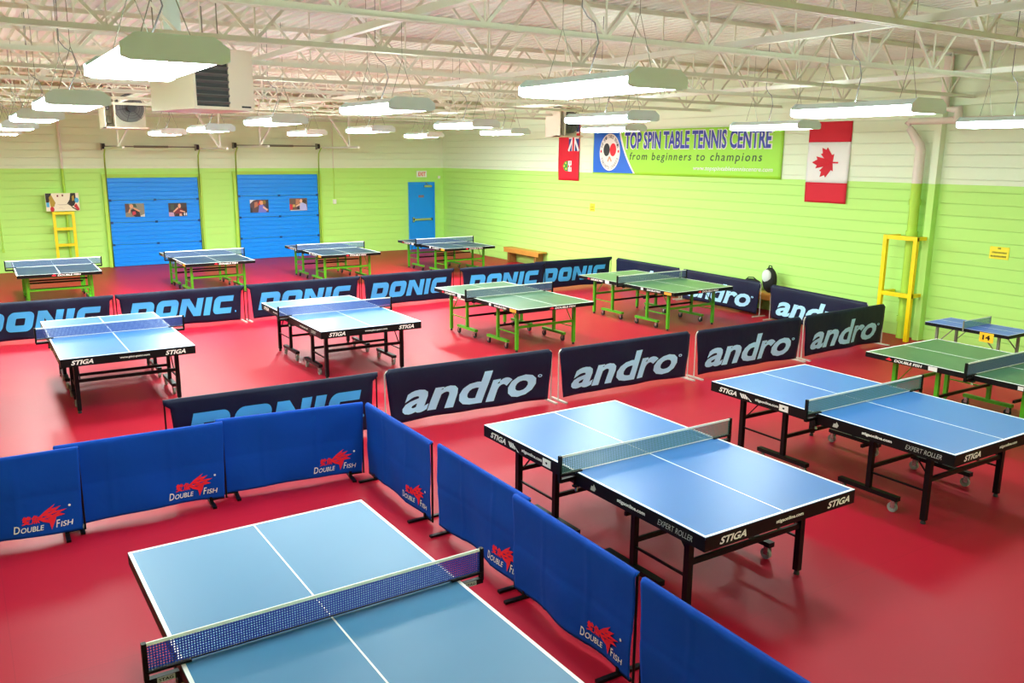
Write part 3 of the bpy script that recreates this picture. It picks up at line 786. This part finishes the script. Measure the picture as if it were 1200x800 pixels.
def rrect(x0, y0, x1, y1, rs, n=5):
    """rounded rectangle; rs = radii at (bl, br, tr, tl)"""
    out = []
    for (cx, cy, sx, sy, a0), r in zip(((x0, y0, 1, 1, 180), (x1, y0, -1, 1, 270), (x1, y1, -1, -1, 0), (x0, y1, 1, -1, 90)), rs):
        if r <= 0: out.append((cx, cy)); continue
        for i in range(n + 1):
            a = math.radians(a0 + 90 * i / n); out.append((cx + sx * r + r * math.cos(a), cy + sy * r + r * math.sin(a)))
    return out
def donic():
    L = []
    L.append([rrect(0, 0, 1.3, 1, (0, .32, .32, 0)), rrect(.42, .32, .88, .66, (0, .05, .05, 0))[::-1]])
    L.append([rrect(1.45, 0, 2.75, 1, (.3, .3, .3, .3)), rrect(1.87, .32, 2.33, .68, (.05, .05, .05, .05))[::-1]])
    L.append([[(2.9, 0), (3.28, 0), (3.28, .62), (3.78, 0), (4.2, 0), (4.2, 1), (3.82, 1), (3.82, .42), (3.34, 1), (2.9, 1)]])
    L.append([[(4.36, 0), (4.76, 0), (4.76, 1), (4.36, 1)]])
    c = rrect(4.92, 0, 6.1, 1, (.3, 0, 0, .3))
    k = [(6.1, 1), (6.1, .7), (5.36, .7), (5.34, .68), (5.34, .32), (5.36, .30), (6.1, .30), (6.1, 0)]
    # C: outer left rounded, opening to the right
    out = [p for p in rrect(4.92, 0, 6.1, 1, (.3, 0, 0, .3))]
    bl = out[:6]; tl = out[-6:]
    L.append([[(6.1, 1)] + tl + bl + [(6.1, 0), (6.1, .32), (5.34, .32), (5.34, .68), (6.1, .68)]])
    its = []
    for loops in L:
        vs, fs = shape([[(x + .28 * y, y) for x, y in lp] for lp in loops]); its.append(((vs, fs), (0, 0)))
    its.append((shape([ell(6.42, .08, .045, .06, 10)]), (0, 0)))
    vs, fs = join2(*its); mx = 6.5
    return [(x / mx, y) for x, y in vs], fs
_dn = refine(donic(), 2.28 * .84, .33)
def andro():
    a, f = text('andro', 1.0, 1.0, shear=.28, bold=.03)
    r = shape([ell(1.03, .60, .018, .05, 12), ell(1.03, .60, .009, .025, 10)[::-1]])
    return join2(((a, f), (0, 0)), (r, (0, 0)))
_an = refine(andro(), 2.28 * .80, .40)

def barrier(kind, A, B, label, group, seed=0):
    A = Vector(A); B = Vector(B); d = B - A; w = d.length; rz = math.atan2(d.y, d.x)
    rnd = random.Random(seed); ph = rnd.uniform(0, 6); ph2 = rnd.uniform(0, 6)
    t = thing('barrier', label, 'barrier', (A.x, A.y, 0), rz, group)
    blue = kind == 'blue'
    H = .75 if blue else .70
    fm = M_BLACK if (blue or kind == 'donic') else M_TUBE
    fr = MB()
    if kind == 'andro':
        fr.tube([(.012, 0, .02), (.012, 0, H - .06), (.03, 0, H - .025), (.06, 0, H - .012), (w - .06, 0, H - .012), (w - .03, 0, H - .025), (w - .012, 0, H - .06), (w - .012, 0, .02)], .010, 6)
    else:
        fr.tube([(.012, 0, .02), (.012, 0, H - .012)], .009, 6); fr.tube([(w - .012, 0, .02), (w - .012, 0, H - .012)], .009, 6)
        fr.tube([(.0, 0, H - .012), (w, 0, H - .012)], .009, 6)
    part('frame', fr, fm, t)
    for x in (.03, w - .03):
        x_ = x if not blue else (x + (.12 if x < w / 2 else -.12))
        ft = MB().box(x_ - .017, x_ + .017, -.17, .17, 0, .02)
        if blue: ft.box(x_ - .014, x_ + .014, -.014, .014, .0, .06); ft.bar((x_, 0, .03), (.03 if x < w / 2 else w - .03, 0, .03), .018, .018)
        part('foot', ft, M_BLACK if blue else M_TUBE, t)
    def crease(u): return .0045 * math.exp(-(u / .022) ** 2)
    def disp(x, z):
        if blue:
            k_ = crease(x - w * .30) + crease(x - w * .66) - crease(z - .38) * .9
        else: k_ = 0.0
        u = max(0, min(1, x / w)); q = max(0.0, min(1.0, (H - z) / H))
        env = (q ** .8) * (.35 + 1.3 * math.sin(math.pi * u))
        return .022 + k_ + env * (.012 * math.sin(5 * x + ph) + .009 * math.sin(9 * x + 4 * z + ph2)) + .004 * math.sin(13 * z + ph)
    # cloth: sheet hanging from the top rail, sides drawn in towards the bottom
    mb = MB(); nx, nz = (72, 30) if blue else (40, 14); V = []; ztop = H + .004; zbot = .035 if blue else .045
    ins = .03 if blue else .07
    for j in range(nz + 1):
        q = j / nz; z = zbot + (ztop - zbot) * q
        if kind == 'donic': i0 = .0 if z > H - .055 else (.055 + (.05 * (1 - q)))
        elif blue: i0 = .004 + ins * (1 - q) ** 1.3
        else: i0 = .01 + ins * (1 - q) ** 1.2 + (.05 * max(0, q - .93) / .07 if q > .93 else 0)
        for i in range(nx + 1):
            u = i / nx; x = i0 + (w - 2 * i0) * u
            arc = (.018 * math.sin(math.pi * u)) * (1 - q)
            V.append((x, -disp(x, z) if j < nz else -.012, z + arc))
    N = len(V); Bk = [(x, y + .005, z) for x, y, z in V]
    for i in range(nx + 1): Bk[nz * (nx + 1) + i] = (V[nz * (nx + 1) + i][0], .012, V[nz * (nx + 1) + i][2])
    F = []
    for j in range(nz):
        for i in range(nx):
            a = j * (nx + 1) + i; F.append((a, a + 1, a + nx + 2, a + nx + 1)); F.append((N + a, N + a + nx + 1, N + a + nx + 2, N + a + 1))
    rim = [i for i in range(nx + 1)] + [j * (nx + 1) + nx for j in range(1, nz + 1)] + [nz * (nx + 1) + i for i in range(nx - 1, -1, -1)] + [j * (nx + 1) for j in range(nz - 1, 0, -1)]
    for k in range(len(rim)):
        a, b = rim[k], rim[(k + 1) % len(rim)]; F.append((a, N + a, N + b, b))
    mb.add(V + Bk, F, True)
    part('cloth', mb, M_BLUECLOTH if blue else M_NAVYCLOTH, t)
    if blue:
        s = w / 1.4
        ox, oz = w - .52 * s, .10
        put = lambda it: flat(it, (0, 0, 0), (1, 0, 0), (0, 0, 1), disp, .006)
        fit = lambda q_: put(([(x * .82 * s + ox, y * .85 + oz) for x, y in q_[0]], q_[1]))
        part('emblem', fit(FL_RED[0]), M_RED, t, label='red fish emblem')
        part('lettering', fit(FL_RED[1]), M_RED, t, label='two red characters')
        part('lettering', fit(FL_WHITE[0]), M_LETTER, t, label='white letters of the first word')
        part('lettering', fit(FL_WHITE[1]), M_LETTER, t, label='white letters of the second word')
        part('trade_mark_dot', fit(FL_WHITE[2]), M_LETTER, t)
    elif kind == 'donic':
        it = ([(x * w * .84 + w * .085, y * .33 + .20) for x, y in _dn[0]], _dn[1])
        part('lettering', flat(it, (0, 0, 0), (1, 0, 0), (0, 0, 1), disp, .007), M_DONICL, t, label='sky blue letters')
    else:
        it = ([(x * w * .80 + w * .09, y * .40 + .135) for x, y in _an[0]], _an[1])
        part('lettering', flat(it, (0, 0, 0), (1, 0, 0), (0, 0, 1), disp, .007), M_ANDROL, t, label='pale blue letters')
    return t
GD, GA, GB = 'navy barriers with square sky-blue letters', 'navy barriers with round pale-blue letters', 'royal blue barriers with a red fish emblem'
N_ = 'navy barrier with square sky-blue letters, '
barrier('donic', (-.14, 16.22), (2.17, 16.14), N_ + 'leftmost of the back row', GD, 1)
barrier('donic', (2.20, 16.16), (4.46, 16.2), N_ + 'second from the left in the back row', GD, 2)
barrier('donic', (4.50, 16.2), (6.84, 16.26), N_ + 'third from the left in the back row', GD, 3)
barrier('donic', (6.86, 16.26), (9.10, 16.36), N_ + 'fourth in the back row, left of the gap', GD, 4)
barrier('donic', (9.22, 16.3), (11.52, 16.28), N_ + 'just right of the gap in the back row', GD, 5)
barrier('donic', (11.30, 16.40), (13.58, 16.36), N_ + 'at the right end of the back row', GD, 6)
barrier('donic', (1.55, 8.82), (3.86, 8.76), N_ + 'standing behind the royal blue barriers', GD, 7)
R_ = 'navy barrier with round pale-blue letters, '
barrier('andro', (3.96, 8.80), (6.29, 8.71), R_ + 'leftmost of the front row', GA, 8)
barrier('andro', (6.35, 8.66), (8.65, 8.62), R_ + 'second from the left in the front row', GA, 9)
barrier('andro', (8.72, 8.58), (10.96, 8.53), R_ + 'third from the left in the front row', GA, 10)
barrier('andro', (11.03, 8.54), (13.2, 8.58), R_ + 'rightmost of the front row by the yellow guard', GA, 11)
barrier('andro', (13.54, 16.12), (13.50, 13.84), R_ + 'farthest along the right wall, behind a green table', GA, 12)
barrier('andro', (13.49, 13.78), (13.37, 11.42), R_ + 'middle one along the right wall, left of the bag', GA, 13)
barrier('andro', (13.32, 11.14), (13.02, 8.76), R_ + 'along the right wall, right of the bag', GA, 14)
B_ = 'royal blue barrier with red fish emblem, '
barrier('blue', (-.78, 7.62), (.65, 7.58), B_ + 'leftmost, cut by the left edge', GB, 21)
barrier('blue', (.47, 7.69), (1.84, 7.64), B_ + 'second from the left', GB, 22)
barrier('blue', (1.79, 7.73), (3.17, 7.56), B_ + 'third from the left, ending at the corner', GB, 23)
barrier('blue', (3.20, 7.52), (3.19, 6.13), B_ + 'first after the corner', GB, 24)
barrier('blue', (3.22, 6.07), (3.21, 4.68), B_ + 'second after the corner, behind the net post', GB, 25)
barrier('blue', (3.17, 4.82), (3.13, 3.43), B_ + 'third after the corner', GB, 26)
barrier('blue', (3.12, 3.38), (3.08, 1.98), B_ + 'nearest the camera at the bottom edge', GB, 27)

# ------------------------------------------------------------------ table tennis tables
TW, TL, TH = 1.525, 2.74, .76
a_, b_ = TW / 2, TL / 2
def netmesh(w, h, cell, wire):
    m_ = MB(); n = int(w / cell)
    for i in range(n + 1):
        x = -w / 2 + w * i / n; m_.box(x - wire / 2, x + wire / 2, -.0015, .0015, 0, h)
    k = int(h / cell)
    for j in range(k + 1):
        z = h * j / k; m_.box(-w / 2, w / 2, -.0012, .0012, z - wire / 2, z + wire / 2)
    return m_
NETM = {}
def table(style, label, loc, rz, group):
    t = thing('table_tennis_table', label, 'table', (loc[0], loc[1], 0), math.radians(rz), group)
    top = {'near': M_TOPBLUE, 'shop': M_TOPSTIGA, 'ping': M_TOPSTIGA, 'green': M_TOPGREEN}[style]
    fm = M_GREENM if style == 'green' else M_BLACK
    ap = {'near': .055, 'shop': .085, 'ping': .085, 'green': .045}[style]
    tt = .018
    for s in (-1, 1):
        y0, y1 = sorted((s * .0015, s * b_))
        part('table_top', MB().box(-a_, a_, y0, y1, TH - tt, TH), top, t)
    z0, z1 = TH, TH + .0008; lw = .02
    for s in (-1, 1):
        part('side_line', MB().box(s * a_ - (lw if s > 0 else 0), s * a_ + (0 if s > 0 else lw), -b_, b_, z0, z1), M_LINE, t)
        part('end_line', MB().box(-a_ + lw, a_ - lw, s * b_ - (lw if s > 0 else 0), s * b_ + (0 if s > 0 else lw), z0, z1), M_LINE, t)
    part('centre_line', MB().box(-.005, .005, -b_ + lw, b_ - lw, z0, z1), M_LINE, t)
    if style in ('green', 'near'):
        rimm = mat('rim_pale', 'cfd8cc', .5) if style == 'green' else M_LINE
    # apron under each half
    for s in (-1, 1):
        m_ = MB(); y0, y1 = sorted((s * .004, s * (b_ - .002))); zb = TH - tt - ap; zt = TH - tt
        m_.box(-a_ + .002, -a_ + .027, y0, y1, zb, zt); m_.box(a_ - .027, a_ - .002, y0, y1, zb, zt)
        m_.box(-a_ + .027, a_ - .027, y0, y0 + .025, zb, zt); m_.box(-a_ + .027, a_ - .027, y1 - .025, y1, zb, zt)
        # dark band over the edge of the board
        m_.box(-a_ - .0015, -a_ + .002, y0, y1, zb, TH - .004); m_.box(a_ - .002, a_ + .0015, y0, y1, zb, TH - .004)
        ye = s * b_; m_.box(-a_, a_, min(ye, ye + s * .0015) - (.0 if s > 0 else 0), max(ye, ye + s * .0015), zb, TH - .004)
        part('apron', m_, M_APRON, t)
    zu = TH - tt - ap + .01
    # undercarriage
    lx = .585
    for s in (-1, 1):
        ly, iy = s * 1.06, s * .50
        for sx in (-1, 1):
            m_ = MB().box(sx * lx - .024, sx * lx + .024, ly - .024, ly + .024, .035, zu)
            lg = part('leg', m_, fm, t)
            part('levelling_foot', MB().tube([(sx * lx, ly, 0), (sx * lx, ly, .018), (sx * lx, ly, .04)], [.024, .022, .012], 10), M_RUBBER, lg)
            part('upright', MB().box(sx * lx - .022, sx * lx + .022, iy - .022, iy + .022, .155, zu), fm, t)
            bm = MB().box(sx * lx - .03, sx * lx + .03, iy - .31, iy + .31, .115, .155)
            part('wheel_beam', bm, fm, t)
            for yy in (iy - .27, iy + .27):
                c = MB().box(sx * lx - .026, sx * lx - .020, yy - .02, yy + .02, .045, .115); c.box(sx * lx + .020, sx * lx + .026, yy - .02, yy + .02, .045, .115); c.box(sx * lx - .026, sx * lx + .026, yy - .02, yy + .02, .108, .116)
                cs = part('caster', c, M_CHROME, t)
                part('wheel', MB().disc((sx * lx, yy + .012, .045), (1, 0, 0), .045, .028, 14), M_WHEEL if style != 'green' else M_RUBBER, cs)
            part('side_bar', MB().bar((sx * lx, ly, .30), (sx * lx, iy, .30), .016, .016), fm, t)
            part('brace', MB().bar((sx * (lx - .04), ly + -s * .02, .42), (sx * (lx - .04), ly - s * .26, zu + .02), .014, .008), fm, t)
        part('crossbar', MB().box(-lx, lx, ly - .012, ly + .012, .385, .425), fm, t)
        part('crossbar', MB().box(-lx, lx, iy - .012, iy + .012, .33, .365), M_BLACK, t)
    part('crossbar', MB().box(-lx, lx, -.40, -.375, .50, .53), M_BLACK, t)
    # net set
    npst = M_BLACK; W2 = a_ + .1525
    for sx in (-1, 1):
        m_ = MB().box(sx * W2 - .011, sx * W2 + .011, -.013, .013, TH - .045, TH + .155)
        x0, x1 = sorted((sx * (a_ - .05), sx * (W2 + .005)))
        m_.box(x0, x1, -.02, .02, TH + .001, TH + .012); m_.box(*sorted((sx * (a_ + .008), sx * (W2 + .005))), -.016, .016, TH - .06, TH - .03)
        m_.box(*sorted((sx * (a_ - .04), sx * (a_ + .02))), -.018, .018, TH - tt - ap - .02, TH - tt - ap - .004)
        m_.tube([(sx * (a_ + .012), 0, TH - .05), (sx * (a_ + .012), 0, TH - tt - ap - .01)], .007, 6)
        ps = part('net_post', m_, npst, t)
        part('clamp_screw', MB().tube([(sx * (a_ - .01), 0, TH - tt - ap - .055), (sx * (a_ - .01), 0, TH - tt - ap - .02)], [.014, .007], 8), M_CHROME, ps)
        if style == 'near':
            x0, x1 = sorted((sx * (a_ + .03), sx * (a_ + .11)))
            part('label_plate', MB().box(x0, x1, -.0185, -.016, TH - .058, TH - .032), M_SILVER, ps)
            part('lettering', flat(text('STAG', .066, .016, bold=.03), (x0 + .007, -.0195, TH - .053), (1, 0, 0), (0, 0, 1)), M_BLACK, ps)
    nm = {'near': M_NAVY, 'shop': M_NETTEAL, 'ping': M_NETBLUE, 'green': M_NETGREY}[style]
    if style not in NETM:
        wire = {'near': .0062, 'shop': .0045, 'ping': .0065, 'green': .0055}[style]
        me = netmesh(2 * W2 - .02, .135, .013, wire).mesh('net'); me.materials.append(nm); NETM[style] = me
    nt_ = link('net', NETM[style], None, t, (0, 0, TH + .006)); nt_['kind'] = 'stuff'
    part('net_tape', MB().box(-W2 + .01, W2 - .01, -.004, .004, .131, .147), M_TAPE, nt_)
    part('bottom_cord', MB().box(-W2 + .01, W2 - .01, -.003, .003, 0, .006), M_TAPE if style != 'near' else M_BLACK, nt_)
    # lettering on the aprons
    def side(txt, yfar, w, h, m=M_LETTER, sh=.0, bold=.02, zc=None, sp=1.0):
        zc = zc or TH - .012 - ap / 2
        o = (-a_ - .004, yfar, zc - h / 2)
        part('lettering', flat(text(txt, w, h, shear=sh, bold=bold, spacing=sp), o, (0, -1, 0), (0, 0, 1)), m, t)
    def end(txt, x, w, h, m=M_LETTER, sh=.0, bold=.02, sp=1.0):
        zc = TH - .012 - ap / 2
        part('lettering', flat(text(txt, w, h, shear=sh, bold=bold, spacing=sp), (x, -b_ - .004, zc - h / 2), (1, 0, 0), (0, 0, 1)), m, t)
    def swoosh(y):
        zc = TH - .012 - ap / 2
        its = [(shape([[(k * .03, .045), (k * .03 + .022, .045), (k * .03 + .055, 0), (k * .03 + .03, 0)]]), (0, 0)) for k in range(3)]
        its.append((shape([[(.09, .03), (.10, .03), (.17, -.012), (.15, -.012)]]), (0, 0)))
        part('emblem', flat(join2(*its), (-a_ - .004, y, zc - .022), (0, -1, 0), (0, 0, 1)), M_LETTER, t)
    if style == 'shop':
        side('STIGA', b_ - .12, .25, .052, sh=.3, bold=.03); swoosh(b_ - .41)
        side('stigaonline.com', b_ - .62, .30, .036, bold=.03)
        part('sticker', MB().box(-a_ - .004, -a_ - .001, b_ - 1.04, b_ - .93, TH - .085, TH - .022), M_LETTER, t, label='white square sticker')
        part('sticker_mark', flat(shape([ell(0, 0, .014, .01, 10)]), (-a_ - .006, b_ - .985, TH - .053), (0, -1, 0), (0, 0, 1)), M_DARK, t)
        part('emblem', flat(shape([[(-.03, -.025), (.02, -.025), (.035, .0), (.01, .03), (.0, .01), (-.02, .01)]]), (-a_ - .004, -.22, TH - .055), (0, -1, 0), (0, 0, 1)), M_SILVER, t)
        side('stigaonline.com', -.50, .30, .036, bold=.03)
        side('EXPERT ROLLER', -.93, .33, .042, M_SILVER, sh=.3, bold=-.005)
        end('STIGA', -a_ + .13, .25, .052, sh=.3, bold=.03); end('STIGA', a_ - .31, .25, .052, sh=.3, bold=.03)
        end('stigaonline.com', -.09, .28, .034, bold=.03)
    elif style == 'ping':
        end('STIGA', -a_ + .11, .24, .055, sh=.3, bold=.03); end('STIGA', a_ - .36, .24, .055, sh=.3, bold=.03)
        end('www.ping-pong.com', -.12, .34, .03, bold=.02)
        side('STIGA', b_ - .15, .25, .05, sh=.3, bold=.03); side('www.ping-pong.com', b_ - .62, .34, .03)
        side('www.ping-pong.com', -.50, .34, .03); side('EXPERT', -.98, .2, .04, M_SILVER, sh=.3)
    elif style == 'green':
        end('DOUBLE FISH', -.05, .42, .034, sh=.15, bold=.03)
        part('emblem', flat(shape([[(0, 0), (.05, .03), (.09, .0), (.06, -.01)]]), (-.16, -b_ - .004, TH - .04), (1, 0, 0), (0, 0, 1)), M_RED, t)
        part('emblem', flat(shape([[(0, 0), (.05, .03), (.09, .0), (.06, -.01)]]), (-a_ - .004, b_ - .28, TH - .04), (0, -1, 0), (0, 0, 1)), M_RED, t)
        side('DOUBLE FISH', b_ - .40, .36, .034, sh=.15, bold=.03)
        part('sticker', MB().box(-a_ - .004, -a_ - .001, b_ - .95, b_ - .84, TH - .06, TH - .008), M_LETTER, t, label='white square sticker')
        part('sticker', MB().box(-a_ - .004, -a_ - .001, -.56, -.50, TH - .055, TH - .012), M_LETTER, t, label='small white sticker')
        side('DOUBLE FISH', -.66, .36, .03, sh=.15, bold=.03)
        part('sticker', MB().box(-a_ - .004, -a_ - .001, -1.30, -1.12, TH - .06, TH - .012), mat('sticker_orange', 'f0a030', .5), t, label='orange sticker')
    return t
G1, G2, G3 = 'blue tables with black frames, front court', 'blue tables with black frames, middle court', 'green tables with green frames'
table('near', 'blue table nearest the camera with navy net, cut by the bottom edge', (1.43, 3.91), .4, 'blue tables with black frames, front court')
ts = table('shop', 'blue table with black frame right of the royal blue barriers', (4.56, 4.92), -.1, G1)
c = copy_tree(ts); c.location = (7.44, 4.93, 0); c.rotation_euler = (0, 0, math.radians(-.5)); c['label'] = 'blue table with black frame at the right, in front of the green one'
tp = table('ping', 'blue table with black frame at the left, behind the standing net of navy barriers', (1.62, 12.38), -.3, G2)
tp['label'] = 'blue table with black frame, leftmost in the middle court'
c = copy_tree(tp); c.location = (4.80, 12.35, 0); c['label'] = 'blue table with black frame, second from the left in the middle court'
tg = table('green', 'green table with green frame, third in the middle court', (8.03, 12.40), 1.0, G3)
for (x, y, r, lb) in [(11.37, 12.42, 1.0, 'green table with green frame, rightmost in the middle court'),
                      (1.68, 20.57, -1.1, 'reflection-darkened table with green frame in front of the yellow ladder-like guard, far left'),
                      (4.88, 20.84, .4, 'reflection-darkened table with green frame in front of the left garage door'),
                      (8.05, 20.95, .1, 'reflection-darkened table with green frame in front of the right garage door'),
                      (11.33, 20.85, 1.2, 'reflection-darkened table with green frame near the exit door at the back'),
                      (10.18, 4.95, -.6, 'green table with green frame at the right edge, below the small table')]:
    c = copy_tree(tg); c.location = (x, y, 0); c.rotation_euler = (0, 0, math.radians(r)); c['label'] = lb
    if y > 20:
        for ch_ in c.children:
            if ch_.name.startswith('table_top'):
                ch_.material_slots[0].link = 'OBJECT'; ch_.material_slots[0].material = mat('table_door_reflection', '182c42', .32, spec=.35)  # blue-grey reflection of the doors put into the rear tops' base colour

# small table by the right wall
mt = thing('mini_table', 'small blue folding table with number tag 14 by the right wall', 'table', (12.55, 6.62, 0), 0)
w2, l2, h2 = .34, .62, .715
part('table_top', MB().box(-w2, w2, -l2, l2, h2 - .02, h2), M_TOPMINI, mt)
for s in (-1, 1):
    part('side_line', MB().box(*sorted((s * w2, s * (w2 - .012))), -l2, l2, h2, h2 + .001), M_LINE, mt)
    part('end_line', MB().box(-w2 + .012, w2 - .012, *sorted((s * l2, s * (l2 - .012))), h2, h2 + .001), M_LINE, mt)
part('centre_line', MB().box(-.004, .004, -l2 + .012, l2 - .012, h2, h2 + .001), M_LINE, mt)
ap = MB(); ap.box(-w2 - .004, -w2 + .01, -l2, l2, h2 - .05, h2 - .003); ap.box(w2 - .01, w2 + .004, -l2, l2, h2 - .05, h2 - .003); ap.box(-w2, w2, -l2 - .004, -l2 + .01, h2 - .05, h2 - .003); ap.box(-w2, w2, l2 - .01, l2 + .004, h2 - .05, h2 - .003)
part('apron', ap, M_APRON, mt)
for sx in (-1, 1):
    for sy in (-1, 1):
        part('leg', MB().bar((sx * .27, sy * .46, h2 - .03), (sx * .27, sy * .46, 0), .034, .034), M_SHAFT, mt)
        part('brace', MB().bar((sx * .27, sy * .46, h2 - .32), (sx * .27, sy * .20, h2 - .04), .012, .012), M_SHAFT, mt)
for sy in (-1, 1): part('crossbar', MB().box(-.27, .27, sy * .46 - .01, sy * .46 + .01, h2 - .40, h2 - .37), M_SHAFT, mt)
me = netmesh(.72, .10, .014, .004).mesh('net'); me.materials.append(M_NETTEAL)
n_ = link('net', me, None, mt, (0, .02, h2 + .003)); n_['kind'] = 'stuff'
part('net_tape', MB().box(-.36, .36, -.003, .003, .098, .108), M_TAPE, n_)
for sx in (-1, 1): part('net_post', MB().box(sx * .365 - .006, sx * .365 + .006, .012, .028, h2 - .05, h2 + .112), M_SHAFT, mt)
part('number_tag', MB().box(-w2 - .010, -w2 - .006, -.42, -.22, h2 - .145, h2 - .01), mat('tag_yellow', 'ffc81e', .5), mt, label='yellow tag with number 14')
part('number', flat(text('14', .11, .07, bold=.04), (-w2 - .012, -.265, h2 - .112), (0, -1, 0), (0, 0, 1)), M_BLACK, mt)
